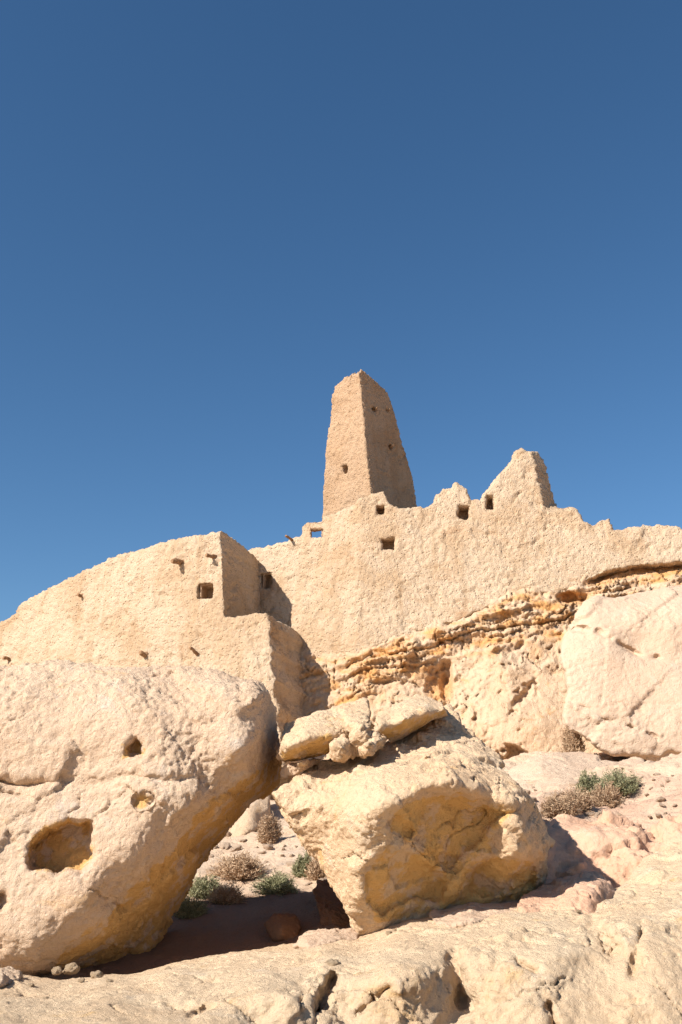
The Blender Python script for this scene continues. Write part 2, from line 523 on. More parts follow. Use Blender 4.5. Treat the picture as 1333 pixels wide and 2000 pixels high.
def build_ground():
    ax = axis(-3.4, 6.4, 0.035, 2500); ay = axis(9.8, 22, 0.045, 2500)
    X, Y = np.meshgrid(ax, ay, indexing='ij')
    x, y = X.ravel(), Y.ravel()
    z = ground_z(x, y)
    P = np.stack([x, y, z], -1)
    near = sstep(60, 25, np.hypot(x, y - 14))
    w = worley(P * (1, 1, .4), .45, 2.2)
    z = z + near * (0.06 * fbm(P, 1.6, 4) + 0.03 * terrace(fbm(P, .5, 4, .6, 2), 3, .3) + .05 * (w[3] - .3) * sstep(0, .15, w[1] - w[0]) * sstep(-.1, .25, fbm(P, 2.2, 2, .5, 3.3))
                    + 0.02 * fbm(P, .12, 2) + sstep(1.5, 3, x) * (.12 * terrace(fbm(P * (1, 1, 1), 1.1, 4, .55, 6), 3, .15)))
    nx, ny = len(ax), len(ay)
    global GRID
    GRID = (ax, ay, z.reshape(nx, ny))
    idx = np.arange(nx * ny).reshape(nx, ny)
    qd = np.stack([idx[:-1, :-1], idx[1:, :-1], idx[1:, 1:], idx[:-1, 1:]], -1).reshape(-1, 4)
    me = mesh_np('ground', np.stack([x, y, z], -1), qd)
    attr(me, 'rose', sstep(1.5, 3.5, x) * sstep(17.5, 14.5, y) * np.clip(.75 + .6 * fbm(P, .9, 3, .5, 8), 0, 1))
    attr(me, 'gap_shade', sstep(-3.0, -2.2, x) * sstep(1.6, .8, x) * sstep(13.4, 12.4, y + .5 * fbm(P, 1.0, 3)) * .85)  # shade of the gap painted into the ground as dark red brown
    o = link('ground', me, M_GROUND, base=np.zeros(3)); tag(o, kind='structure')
build_ground()

# ------------------------------------------------------------------ foreground bedrock ledge
LEDGE = TPS([(-250, 1895, 9.6), (0, 1900, 9.3), (150, 1905, 9.2), (270, 1897, 9.3), (430, 1866, 9.7), (580, 1846, 9.9), (700, 1822, 10.0), (860, 1776, 10.3),
             (1000, 1752, 10.6), (1200, 1736, 10.7), (1333, 1690, 11.0), (1500, 1640, 11.2),
             (0, 1950, 7.6), (200, 1950, 7.7), (330, 1920, 8.3), (450, 1900, 8.4), (640, 1858, 8.8), (800, 1828, 8.9), (1000, 1798, 9.0), (1200, 1772, 9.2), (1333, 1735, 9.5),
             (350, 1955, 7.65), (520, 1925, 7.7), (640, 1888, 8.1), (760, 1872, 8.0), (900, 1850, 8.2), (1100, 1815, 8.45), (1250, 1790, 8.6),
             (500, 2000, 7.3), (600, 1985, 7.35), (655, 1960, 7.6), (760, 1935, 7.55), (800, 1990, 7.4), (885, 1935, 7.85), (1000, 1920, 7.6), (1150, 1880, 7.95), (1300, 1850, 8.1),
             (1300, 2000, 7.4), (1000, 2010, 7.35), (760, 2060, 7.3), (0, 2010, 6.6), (200, 2010, 6.7), (0, 2150, 5.6), (600, 2150, 7.0), (1333, 2150, 7.2), (1500, 1900, 8), (-250, 2010, 6.6)])
def ledge_carve(x, y):
    d = 0
    def crack(x1, y1, x2, y2, w, dep):
        ax, ay = x2 - x1, y2 - y1; L2 = ax * ax + ay * ay
        t = np.clip(((x - x1) * ax + (y - y1) * ay) / L2, 0, 1)
        r = np.hypot(x - x1 - t * ax, y - y1 - t * ay)
        return dep * sstep(w, w * .2, r)
    d = d + crack(650, 1912, 622, 1975, 17, .45) + crack(622, 1975, 598, 2030, 14, .35)
    d = d + crack(888, 1872, 905, 1955, 30, .22) + crack(905, 1955, 868, 2015, 30, .12)
    d = d + crack(415, 1965, 372, 1985, 10, .2) + crack(1160, 1812, 1200, 1856, 26, .20) + crack(1070, 1960, 1085, 2010, 12, .2)
    d = d + crack(1252, 1822, 1236, 1905, 12, .12) + crack(1010, 1880, 1050, 1900, 12, .15) + crack(700, 1985, 760, 1930, 14, .1)
    d = d - .16 * np.exp(-((x - 790) / 80) ** 2 - ((y - 1905) / 38) ** 2) - .14 * np.exp(-((x - 1130) / 50) ** 2 - ((y - 1850) / 35) ** 2)
    d = d - .14 * np.exp(-((x - 560) / 70) ** 2 - ((y - 1945) / 25) ** 2) - .1 * np.exp(-((x - 400) / 55) ** 2 - ((y - 1935) / 22) ** 2)
    d = d - .12 * np.exp(-((x - 1290) / 50) ** 2 - ((y - 1880) / 60) ** 2)
    return d
me = boulder([(-250, 1893), (-60, 1893), (0, 1897), (60, 1905), (150, 1908), (270, 1899), (340, 1887), (430, 1866), (530, 1851), (580, 1846), (640, 1836), (700, 1822), (780, 1800), (860, 1776),
              (930, 1764), (1000, 1752), (1100, 1744), (1200, 1738), (1230, 1722), (1280, 1708), (1333, 1690), (1500, 1640), (1500, 2150), (-250, 2150)],
             LEDGE, 2.0, step=5, vox=0.018, Rpx=18, Rm=.2, amp=3, seed=3, carve=ledge_carve, rough=(.04, .04, .013), facet=.04, fsize=.34, big=.9, sm=2, rmask=lambda x, y: .3 + .7 * sstep(20, 75, y - np.interp(x, [-300, 0, 350, 430, 860, 1000, 1333], [1960, 1990, 1905, 1866, 1776, 1752, 1690])))
tag(link('rock_ledge', me, M_LEDGE), kind='structure')

# ------------------------------------------------------------------ big boulders
def poly_hole(pts, dep, soft):
    p = np.asarray(pts, float)
    def f(x, y):
        Q = np.stack([x, y], -1)
        lo = p.min(0) - 20; hi = p.max(0) + 20
        m = ((Q > lo) & (Q < hi)).all(1)
        out = np.zeros(len(x))
        if m.any():
            d, _ = seg_dist(Q[m], p); s = np.where(inside(Q[m], p), d, -d)
            out[m] = dep * sstep(-soft * .15, soft * .7, s + 5 * perlin(np.stack([Q[m][:, 0] / 13, Q[m][:, 1] / 13, 0 * s + dep * 9], -1)))
        return out
    return f
niches = [poly_hole([(51, 1652), (56, 1703), (93, 1705), (112, 1717), (135, 1703), (165, 1705), (186, 1675), (179, 1605), (135, 1601), (93, 1615), (70, 1633)], .42, 12),
          poly_hole([(243, 1462), (249, 1446), (262, 1438), (278, 1442), (285, 1458), (284, 1479), (262, 1481), (246, 1477)], .24, 12),
          poly_hole([(262, 1552), (292, 1549), (296, 1566), (286, 1574), (264, 1575)], .14, 10),
          poly_hole([(-12, 1745), (15, 1738), (22, 1765), (8, 1780), (-12, 1778)], .14, 10)]
def left_carve(x, y):
    d = sum(f(x, y) for f in niches)
    yl = 1522 + 6 * np.sin(x / 60.0) + 4 * np.sin(x / 23.0)
    d = d + .13 * np.exp(-((y - yl - 4) / 9.0) ** 2) * sstep(450, 380, x) * (0.45 + .55 * sstep(160, 40, x))
    d = d + .10 * sstep(12, 0, np.abs(y - (1545 + (x + 20) * .15))) * sstep(90, 30, x)
    return d
LB_OUT = [(-190, 1560), (-150, 1450), (-90, 1370), (-40, 1326), (0, 1305), (60, 1296), (112, 1288), (195, 1296), (326, 1301), (419, 1310), (474, 1319), (512, 1331), (530, 1359), (541, 1410), (546, 1460), (546, 1503),
          (535, 1545), (493, 1573), (447, 1624), (409, 1671), (381, 1708), (358, 1759), (337, 1785), (333, 1810), (316, 1852), (279, 1889), (242, 1908), (153, 1908), (112, 1900), (46, 1910), (-130, 1912), (-190, 1860), (-215, 1700)]
LB = [(-350, 1500, 10.2), (-350, 1800, 10.2), (-150, 1400, 9.7), (0, 1310, 10.1), (112, 1295, 10.1), (326, 1305, 10.1), (474, 1325, 10.1), (0, 1400, 9.5), (150, 1400, 9.45), (300, 1400, 9.4), (430, 1400, 9.42), (485, 1400, 9.5), (500, 1470, 9.6), (512, 1400, 9.75), (525, 1420, 10.15), (543, 1460, 10.9), (540, 1400, 10.8), (503, 1360, 9.55), (505, 1440, 9.6), (516, 1370, 9.85), (440, 1345, 9.6), (250, 1345, 9.6), (60, 1345, 9.7),
      (0, 1500, 9.4), (200, 1500, 9.35), (400, 1500, 9.4), (470, 1500, 9.5), (500, 1520, 9.9), (530, 1530, 10.9), (0, 1600, 9.3), (200, 1600, 9.2), (330, 1600, 9.25), (380, 1580, 9.35), (420, 1575, 9.6), (450, 1570, 9.95), (440, 1600, 10.2), (450, 1622, 10.9), (490, 1572, 10.9),
      (100, 1700, 9.15), (230, 1720, 9.2), (270, 1700, 9.25), (310, 1690, 9.5), (350, 1690, 9.95), (370, 1690, 10.35), (400, 1680, 11.0), (0, 1800, 9.1), (110, 1800, 9.1), (180, 1800, 9.2), (220, 1790, 9.45), (260, 1780, 9.85), (310, 1780, 10.35), (345, 1770, 10.9),
      (60, 1850, 9.15), (110, 1850, 9.25), (150, 1860, 9.55), (200, 1870, 9.95), (270, 1870, 10.5), (310, 1850, 10.8), (0, 1900, 9.35), (100, 1898, 9.6), (150, 1905, 10.0), (-200, 1650, 9.4), (-200, 1880, 9.5)]
def soft_zone(polys, soft):
    fs = [poly_hole(p, 1.0, soft) for p in polys]
    return lambda x, y: np.max([f(x, y) for f in fs], 0)
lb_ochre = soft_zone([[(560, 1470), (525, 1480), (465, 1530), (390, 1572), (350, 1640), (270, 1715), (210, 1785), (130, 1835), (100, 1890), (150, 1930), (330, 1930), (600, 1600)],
                      [(51, 1640), (56, 1703), (93, 1705), (165, 1705), (186, 1675), (179, 1600), (135, 1595), (93, 1605)], [(243, 1440), (243, 1481), (285, 1481), (285, 1440)], [(262, 1549), (262, 1577), (297, 1577), (297, 1549)]], 14)  # ochre rock of underside and niches, with warm bounced shade painted in
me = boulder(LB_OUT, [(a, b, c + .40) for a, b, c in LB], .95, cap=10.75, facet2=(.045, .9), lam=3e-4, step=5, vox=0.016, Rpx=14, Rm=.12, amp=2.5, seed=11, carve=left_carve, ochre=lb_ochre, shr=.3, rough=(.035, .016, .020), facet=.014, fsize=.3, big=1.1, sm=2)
tag(link('boulder', me, M_BOULD), 'huge pale undercut boulder with a square niche and two small holes, filling the lower left', 'boulder')

MB_OUT = [(526, 1548), (558, 1531), (590, 1512), (646, 1488), (696, 1478), (749, 1459), (787, 1440), (840, 1400), (878, 1372), (892, 1398), (907, 1421), (926, 1435), (960, 1469), (996, 1522), (1032, 1555), (1061, 1594), (1073, 1627),
          (1090, 1651), (1068, 1663), (1070, 1704), (1054, 1742), (1008, 1764), (926, 1772), (864, 1788), (816, 1803), (739, 1822), (701, 1826), (682, 1781), (653, 1728), (624, 1680), (576, 1618)]
MB = [(535, 1550, 10.3), (590, 1512, 10.6), (650, 1490, 10.9), (696, 1480, 10.9), (787, 1440, 11.3), (880, 1385, 11.9), (620, 1560, 10.15), (700, 1540, 9.85), (760, 1500, 10.1), (850, 1450, 10.8), (910, 1440, 11.1),
      (620, 1650, 10.35), (660, 1640, 10.0), (700, 1620, 9.65), (740, 1580, 9.45), (780, 1555, 9.45), (820, 1545, 9.5), (870, 1530, 9.55), (930, 1540, 9.7), (990, 1565, 9.85), (960, 1500, 10.5),
      (760, 1605, 9.55), (800, 1590, 9.62), (840, 1570, 9.75), (880, 1570, 9.9), (950, 1585, 10.1), (880, 1610, 10.2), (940, 1620, 10.35), (820, 1640, 9.95), (880, 1660, 10.4), (820, 1690, 10.3), (740, 1660, 9.7), (760, 1690, 9.95), (690, 1690, 9.85), (700, 1740, 9.95), (740, 1730, 10.1), (710, 1815, 10.35), (660, 1720, 10.3), (790, 1745, 10.5), (850, 1740, 10.75), (870, 1775, 10.95),
      (915, 1690, 10.7), (955, 1660, 10.4), (985, 1625, 10.05), (1030, 1620, 10.1), (1020, 1665, 10.2), (1010, 1720, 10.75), (1055, 1650, 10.35), (1040, 1590, 10.4), (1085, 1651, 10.7), (1000, 1750, 11.0), (940, 1755, 11.0), (1060, 1735, 11.0)]
_scars = [poly_hole([(858, 1553), (905, 1547), (960, 1562), (1002, 1574), (1006, 1590), (985, 1608), (955, 1628), (945, 1650), (905, 1662), (885, 1705), (850, 1690), (815, 1645), (815, 1612), (820, 1575)], .10, 10),
          poly_hole([(745, 1600), (775, 1592), (812, 1612), (812, 1640), (770, 1625)], .08, 10),
          poly_hole([(700, 1700), (740, 1672), (800, 1660), (850, 1700), (880, 1720), (868, 1765), (800, 1760), (745, 1790), (712, 1760)], .12, 14),
          poly_hole([(925, 1690), (965, 1665), (1000, 1672), (1050, 1690), (1045, 1735), (950, 1755), (905, 1735)], .14, 14),
          poly_hole([(560, 1590), (622, 1578), (600, 1598), (585, 1618)], .05, 6)]
def mb_carve(x, y):
    d = sum(f(x, y) for f in _scars)
    return d - .12 * np.exp(-(((x - 905) * .8 + (y - 1700) * .5) / 16) ** 2) * sstep(1640, 1670, y) * sstep(1790, 1740, y)
MB = [(a, b, 9.6 + (c - 9.6) * (.66 if 740 <= a <= 1020 and b >= 1600 and c > 9.6 else 1)) for a, b, c in MB]
mb_ochre = soft_zone([[(790, 1560), (858, 1550), (905, 1545), (960, 1560), (1005, 1574), (1006, 1592), (985, 1612), (965, 1640), (1000, 1665), (1060, 1690), (1050, 1750), (930, 1770), (850, 1790), (740, 1805), (712, 1770), (705, 1710), (740, 1660), (810, 1650), (760, 1625), (765, 1595)]], 16)  # ochre broken rock, also painting the warm tone of the shaded front
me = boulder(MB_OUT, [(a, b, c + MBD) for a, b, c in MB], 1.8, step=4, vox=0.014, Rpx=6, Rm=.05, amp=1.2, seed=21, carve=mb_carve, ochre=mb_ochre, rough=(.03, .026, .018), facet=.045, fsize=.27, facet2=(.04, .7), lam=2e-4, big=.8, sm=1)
tag(link('boulder', me, M_MID), 'angular tilted cream boulder with an ochre shaded front, carrying loose slabs on top', 'boulder')

PB_OUT = [(1092, 1260), (1100, 1238), (1125, 1215), (1142, 1178), (1160, 1166), (1200, 1170), (1250, 1160), (1333, 1140), (1480, 1120), (1600, 1250), (1580, 1480), (1450, 1500), (1340, 1478), (1310, 1470), (1290, 1482), (1240, 1474), (1200, 1480), (1160, 1458), (1120, 1432), (1098, 1415),
          (1097, 1390), (1110, 1350), (1108, 1310), (1095, 1290)]
PB = [(1095, 1260, 20.75), (1145, 1175, 21.2), (1250, 1165, 21.5), (1333, 1145, 21.6), (1165, 1195, 20.8), (1250, 1185, 20.85), (1333, 1170, 20.9), (1115, 1340, 20.35), (1103, 1400, 20.15), (1150, 1250, 20.5), (1250, 1250, 20.5), (1400, 1250, 20.5), (1180, 1350, 20.2), (1300, 1350, 20.05), (1450, 1350, 20), (1180, 1440, 19.95), (1300, 1440, 19.8), (1290, 1480, 19.85), (1160, 1456, 20.0), (1560, 1300, 20.8)]
def pink_crack(x, y):
    def line(pts, w, dep):
        d, _ = seg_dist(np.stack([x, y], -1), np.array(pts + pts[::-1][1:-1], float))
        nz = perlin(np.stack([x / 22, y / 22, 0 * x + .5], -1))
        return dep * sstep(w * (.75 + .7 * nz), 0, d) * sstep(-.25, .15, nz)
    return (line([(1112, 1225), (1170, 1232), (1215, 1260), (1245, 1278), (1285, 1284)], 7, .22) + line([(1110, 1368), (1160, 1390), (1180, 1405)], 7, .20)
            + line([(1180, 1405), (1250, 1425), (1300, 1450)], 6, .13) - .12 * sstep(0, 30, y - (1232 + (x - 1112) * .3)))
me = boulder(PB_OUT, PB, 3.0, step=4, vox=0.032, Rpx=8, Rm=.12, amp=2.2, seed=31, carve=pink_crack, rough=(.04, .018, .013), facet=.03, fsize=.6, facet2=(.06, 1.5), big=1.6, sm=1)
tag(link('boulder', me, M_PINK), 'broad smooth pink boulder leaning on the cliff at the right edge', 'boulder')

# ------------------------------------------------------------------ curtain wall, cliff
WY = np.array([(300, 29.9), (480, 28.75), (508, 28.4), (590, 27.7), (650, 27.2), (700, 26.85), (900, 26.6), (1100, 26.4), (1333, 26.0), (1600, 25.8)])
def wall_Y(x, y):
    b = np.interp(x, WY[:, 0], WY[:, 1]) - .0034 * (y - 1100)
    xl = 1040 + (y - 885) * .21
    return b + .9 * np.clip((x - xl) / 22, 0, 1) * sstep(1000, 985, y) * (x > 1000) * (x < 1110)
BASE = [(570, 1300), (600, 1278), (640, 1290), (700, 1280), (740, 1262), (770, 1248), (830, 1232), (900, 1212), (960, 1184), (1000, 1166), (1030, 1158), (1090, 1160), (1130, 1145), (1155, 1132), (1200, 1112), (1260, 1104), (1333, 1098), (1560, 1085)]
TOP = [(440, 1110), (470, 1085), (492, 1070), (540, 1060), (560, 1056), (588, 1046), (591, 1026), (598, 1019), (629, 1016), (633, 1006), (660, 997), (700, 978), (727, 962), (738, 958), (752, 956), (757, 972), (762, 984), (780, 992), (800, 990), (815, 986), (832, 989), (846, 980), (850, 966), (866, 953), (884, 949), (890, 941), (904, 950), (914, 955), (921, 976), (938, 977), (944, 966), (955, 956), (963, 945), (975, 930), (985, 920), (996, 905), (1008, 880), (1018, 874), (1030, 880), (1050, 884), (1058, 894), (1066, 915), (1086, 992), (1100, 994), (1118, 990), (1128, 996), (1141, 1019), (1160, 1022), (1172, 1015), (1192, 1014), (1199, 1036), (1230, 1030), (1270, 1022), (1300, 1022), (1320, 1026), (1332, 1034), (1420, 1030), (1560, 1040)]
def box_hole(x0, y0, x1, y1, sk=0, seed=0):
    return jag([(x0, y0 + sk), (x1, y0), (x1 + 1, y1), (x0 - 1, y1)], .9, seg=4, seed=seed, feat=9)
WIN = {'see': box_hole(609, 1034, 630, 1050, 2, 1), 'a': box_hole(737, 987, 751, 1006, 2, 2), 'b': box_hole(747, 1052, 772, 1075, 2, 3), 'c': box_hole(896, 988, 917, 1014, 2, 4), 'd': box_hole(951, 969, 965, 996, -2, 5), 'e': box_hole(512, 1120, 528, 1147, 3, 6)}
wall_poly = jag(TOP + BASE[::-1], 2.2, seg=5, seed=5, feat=13)
NORM = np.array([-.2, -.95, .2]); NORM /= np.linalg.norm(NORM)
def wall_front(x, y, sd): return W(x, y, wall_Y(x, y) + .07 * round_(sd, 6))
def wall_back(x, y, sd, Fp):
    th = .75 - .57 * sstep(60, 30, np.hypot(x - 612, (y - 1035) * 1.2))
    return Fp + np.stack([.08 * th, th, 0 * th], -1)
def plaster(me, a=1.0, seed=0.0, side=1.0):
    V = getco(me); N = getno(me)
    d = a * (.045 * fbm(V, 1.9, 3, .5, seed) + .02 * terrace(fbm(V, .55, 3, .6, seed + 2), 3, .3))
    f1, f2, fa, rn = worley(V + .05 * np.stack([perlin(V / .2), perlin(V / .2 + 7), perlin(V / .2 + 13)], -1), .11, seed)
    d = d + a * (.026 * (.55 - f1) + .016 * (rn - .5)) * sstep(.02, .2, f2 - f1 + .05)
    d = d + a * .028 * fbm(V, .09, 2, .6, seed + 5) - a * .10 * np.maximum(0, perlin(V / .14 + seed) - .30)
    pat = sstep(.12, .2, fbm(V, 1.3, 4, .55, seed + 51))                     # areas where the coat has come off
    d = d - a * .035 * pat + a * .04 * pat * (worley(V * (1, 1, 1.6), .22, seed + 3)[3] - .5)
    cr = np.abs(perlin(V * (1.2, 1.2, .35) / 1.0 + seed + 60)); d = d - a * .05 * sstep(.02, 0, cr) * sstep(.1, .35, perlin(V / 1.1 + seed + 70))
    setco(me, V + N * d[:, None])
V, Qd, n = solid([wall_poly] + list(WIN.values()), 2.6, wall_front, wall_back, rings=10)
me = mesh_np('wall', V, Qd); fix_normals(me); plaster(me, 1.0, 1.0)
wall_o = link('fortress_wall', me, M_MUD)
tag(wall_o, 'long ruined mud fortress wall with broken crest and pointed gable, below the tower', 'wall')

def niche(name, px, py, Yf, wpx, hpx, depth, parent, mat, normal=(0, -1, 0), proud=0.0):
    """recessed window: lining of four reveals and a back wall, let into the thickness of the wall"""
    c = W(px, py, Yf); nrm = np.array(normal, float); nrm /= np.linalg.norm(nrm)
    up = np.array([0, 0, 1.0]); r = np.cross(nrm, up) * -1; r /= np.linalg.norm(r)
    m = Yf / F; hw, hh = wpx * m / 2 * 1.05, hpx * m / 2 * 1.05
    V, Q = [], []
    def boxv(u0, u1, v0, v1, d0, d1):
        k = len(V)
        for u in (u0, u1):
            for v in (v0, v1):
                for d in (d0, d1): V.append(c + r * u + up * v - nrm * d)
        Q.extend([(k, k + 1, k + 3, k + 2), (k + 4, k + 6, k + 7, k + 5), (k, k + 4, k + 5, k + 1), (k + 2, k + 3, k + 7, k + 6), (k, k + 2, k + 6, k + 4), (k + 1, k + 5, k + 7, k + 3)])
    t = .05; a = .16
    boxv(-hw - t, -hw, -hh - t, hh + t, a, depth); boxv(hw, hw + t, -hh - t, hh + t, a, depth)
    boxv(-hw, hw, hh, hh + t, a, depth); boxv(-hw, hw, -hh - t, -hh, a, depth)
    boxv(-hw - t, hw + t, -hh - t, hh + t, depth, depth + t)
    me = mesh_np(name, np.array(V), np.array(Q)); fix_normals(me)
    return link('window', me, mat, parent, smooth_=False)
for k, w_, dp in (('a', (744, 997, 14, 19), .5), ('b', (759, 1063, 25, 23), .5), ('c', (906, 1001, 21, 26), .55), ('d', (958, 982, 14, 27), .5), ('e', (520, 1133, 16, 27), .5)):
    niche('window', w_[0], w_[1], float(wall_Y(np.array(w_[0]), np.array(w_[1]))), w_[2], w_[3], dp, wall_o, M_MUDB, (-.35, -.94, 0) if k == 'e' else (-.05, -1, 0))

def beam(name, px, py, Y, vec, r, parent, seed=0):
    """weathered wooden stub standing out of a wall"""
    rr = np.random.RandomState(seed); b = W(px, py, Y); v = np.array(vec, float); L = np.linalg.norm(v); v /= L
    a = np.cross(v, [0, 0, 1]); a /= np.linalg.norm(a); c = np.cross(v, a)
    V, Q = [], []; n, m = 9, 7
    for i in range(n + 1):
        t = i / n; cen = b + v * (L * (t * 1.35 - .35)) + c * .02 * math.sin(t * 4 + seed) 
        rad = r * (1 - .25 * t) * (1 + .12 * rr.randn())
        for k in range(m):
            q = 2 * math.pi * k / m
            V.append(cen + (a * math.cos(q) + c * math.sin(q)) * rad * (1 + .13 * rr.randn()))
    for i in range(n):
        for k in range(m):
            Q.append((i * m + k, i * m + (k + 1) % m, (i + 1) * m + (k + 1) % m, (i + 1) * m + k))
    V.append(b + v * L * 1.03); T = [(n * m + k, n * m + (k + 1) % m, len(V) - 1) for k in range(m)]
    me = mesh_np(name, np.array(V), Q, T); fix_normals(me)
    return link(name, me, M_WOOD, parent, smooth_=False)
beam('wooden_beam', 571, 1054, float(wall_Y(np.array(571.), np.array(1054.))), (-.17, -.26, .02), .045, wall_o, 1)
# lintel of the open window
def lintel(px0, px1, py, Y, parent, th=.05, dp=.14):
    a = W(px0, py, Y - .03); b = W(px1, py, Y - .03)
    V = []
    for i in range(9):
        p = a + (b - a) * i / 8
        for (dy, dz) in ((0, 0), (dp, 0), (dp, th), (0, th)):
            V.append(p + np.array([0, dy, dz + .012 * math.sin(i * 2.1 + dz * 40)]))
    Q = [(i * 4 + k, i * 4 + (k + 1) % 4, i * 4 + 4 + (k + 1) % 4, i * 4 + 4 + k) for i in range(8) for k in range(4)] + [(0, 1, 2, 3), (35, 34, 33, 32)]
    me = mesh_np('lintel', np.array(V), Q); fix_normals(me)
    return link('lintel', me, M_WOOD, parent, smooth_=False)
lintel(606, 633, 1034, float(wall_Y(np.array(620.), np.array(1034.))), wall_o)

BX = np.array(BASE)
def base_y(x): return np.interp(x, BX[:, 0], BX[:, 1])
def cliff_Y(x, y):
    by = base_y(x); t = y - by                                # px below the foot of the wall
    yw = wall_Y(x, np.minimum(by, y))
    y0 = wall_Y(x, by)
    nz = fbm(np.stack([x / 45, y / 45, 0 * x], -1), 1.0, 3, .6, 4)
    rec = (.75 * sstep(1120, 1170, x) + .16 * sstep(-.1, .5, nz) - .10) * np.exp(-(np.maximum(t, 0) / 22.0) ** 2) * sstep(-14, 3, t)
    d = y0 + rec - .0030 * np.clip(t, 0, 60) - .0062 * np.clip(t - 60, 0, 400) 
    d = np.where(t < 0, np.maximum(y0 + rec, y0 - .06) + .012 * -t, d)
    d = d - .35 * np.exp(-((x - 1030) / 90) ** 2 - ((y - 1420) / 60) ** 2) + .5 * sstep(980, 960, x) * sstep(1330, 1380, y) * 0
    d = d - .25 * np.exp(-((x - 985) / 60) ** 2 - ((y - 1330) / 70) ** 2)
    hn = 14 * perlin(np.stack([x / 19, y / 19, 0 * x + .5], -1)) + 8 * perlin(np.stack([x / 8, y / 8, 0 * x + .5], -1))
    d = d + .5 * sstep(36, 14, np.hypot(x - 1118, (y - 1168) * 2) + hn)
    # tall fissure
    d = d + .45 * sstep(16, 3, np.abs(x - (872 + (y - 1310) * .05))) * sstep(1285, 1300, y) * sstep(1400, 1360, y) + .35 * sstep(30, 8, np.hypot(x - 855, (y - 1335) * .8) + hn)
    d = d + .3 * sstep(28, 6, np.hypot((x - 1020) * .9, (y - 1362) * 1.2 + (x - 1020) * .9) + hn) + .7 * sstep(34, 18, np.hypot(x - 1000, (y - 1490) * .9) + hn)
    return d
cl_top = [(x, y - 26) for x, y in BASE]
cl_poly = jag([(540, 1285)] + cl_top + [(1560, 1300), (1300, 1300), (1180, 1500), (1060, 1530), (960, 1560), (800, 1560), (540, 1560)], 1.0, seed=41)
def cl_front(x, y, sd):
    P = W(x, y, cliff_Y(x, y))
    t = y - base_y(x)
    X, Z = P[:, 0], P[:, 2]
    wz = Z - .22 * X + .22 * fbm(P * (1, .3, 1), 1.8, 3, .5, 4.4) + .07 * fbm(P, .32, 3, .6)
    band = sstep(-6, 8, t) * sstep(118, 55, t + 26 * perlin(P / .9 + 3.3)) * np.where(x > 1150, 1.0, 1.0)
    off = np.zeros(len(x))
    for th, am, so_ in ((.42, .22, 1.0), (.19, .15, 7.7), (.09, .07, 3.9)):
        L = np.floor(wz / th + so_ * 3); fr = wz / th + so_ * 3 - L
        q = np.stack([(X + .15 * perlin(P / .35)) / (th * 4.6) + L * 13.7, L * 5.3 + .37, np.full(len(x), so_ + .5)], -1)
        n1 = perlin(q) + .5 * perlin(q * 2.7 + 3)
        prof = sstep(0, .18, fr) * sstep(1.0, .9, fr)
        off += am * (terrace(n1, 4.0, .10) * 1.4 + .2) * prof - am * .45 * (1 - prof)
    hn2 = 10 * perlin(P / .3)
    low = sstep(25, 90, t)
    f1, f2, fa, rn = worley(P * (1, 1, 1.15) + .15 * fbm(P, .4, 2)[:, None], .55, 3.1)
    mass = .10 * fbm(P, 1.3, 4, .55, 2.2) + .07 * (fa * .7 + rn - .5) * sstep(.0, .1, f2 - f1) + .03 * ridged(P * (1, 1, .5), .35, 3, .6, 6) + .015 * fbm(P, .09, 2, .6)
    wp = P + .10 * np.stack([perlin(P / .3), perlin(P / .3 + 4), perlin(P / .3 + 8)], -1)
    bedP = np.stack([X * .45, P[:, 1] * .45, wz * 1.5], -1)
    off = off * (.35 + .65 * sstep(0, 34, t)) * (.25 + .9 * sstep(-.25, .35, fbm(P, 1.1, 3, .5, 12.2)))
    vc = np.abs(perlin(np.stack([X + .12 * perlin(P / .25), wz * .35, 0 * X + 3.3], -1) / .42)); off = off - .14 * sstep(.05, 0, vc) * sstep(-.1, .25, perlin(P / .7 + 15))
    off = .95 * off + .10 * terrace(fbm(bedP, .5, 4, .55, 1.7), 3.5, .16) + .05 * terrace(fbm(wp, .16, 3, .6, 2.7), 3, .2)
    cr = np.abs(perlin(wp * (1.0, 1, .45) / .55 + 21)); cr2 = np.abs(perlin(wp * (.5, 1, 1.3) / .5 + 33))
    crack = .16 * sstep(.035, .0, cr) * sstep(.0, .3, perlin(P / .8 + 2)) + .12 * sstep(.03, 0, cr2) * sstep(.05, .3, perlin(P / .7 + 5))
    mass = mass + .10 * terrace(fbm(wp, .7, 5, .6, 7.3), 3.0, .14) - crack
    pits = np.maximum(0, perlin(wp * (1, 1, .8) / .2 + 11) - .38) * .5
    calm = sstep(900, 1010, x) * sstep(1290, 1350, y)
    tot = off * band + (mass - pits * low) * (1 - .8 * band) * (1 - .6 * calm)
    global _och
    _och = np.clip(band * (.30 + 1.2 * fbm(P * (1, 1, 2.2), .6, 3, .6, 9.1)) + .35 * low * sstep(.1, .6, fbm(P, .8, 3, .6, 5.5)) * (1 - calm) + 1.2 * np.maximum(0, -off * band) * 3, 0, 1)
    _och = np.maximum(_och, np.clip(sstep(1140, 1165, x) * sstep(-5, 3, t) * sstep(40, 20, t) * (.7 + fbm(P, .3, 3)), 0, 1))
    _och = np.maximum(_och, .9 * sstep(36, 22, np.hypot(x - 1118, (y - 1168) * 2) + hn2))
    # shade of the tall hollow painted in as deeper ochre
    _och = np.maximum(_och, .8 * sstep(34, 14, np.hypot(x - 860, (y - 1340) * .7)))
    return P + np.stack([0 * tot, -tot, 0 * tot], -1)
def cl_back(x, y, sd, Fp): return Fp + np.array([0, 2.5, 0])
V, Qd, n = solid([cl_poly], 2.2, cl_front, cl_back, rings=4)
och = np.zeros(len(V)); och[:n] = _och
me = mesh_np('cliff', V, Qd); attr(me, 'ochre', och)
fix_normals(me)
tag(link('cliff', me, M_CLIFF), kind='structure')

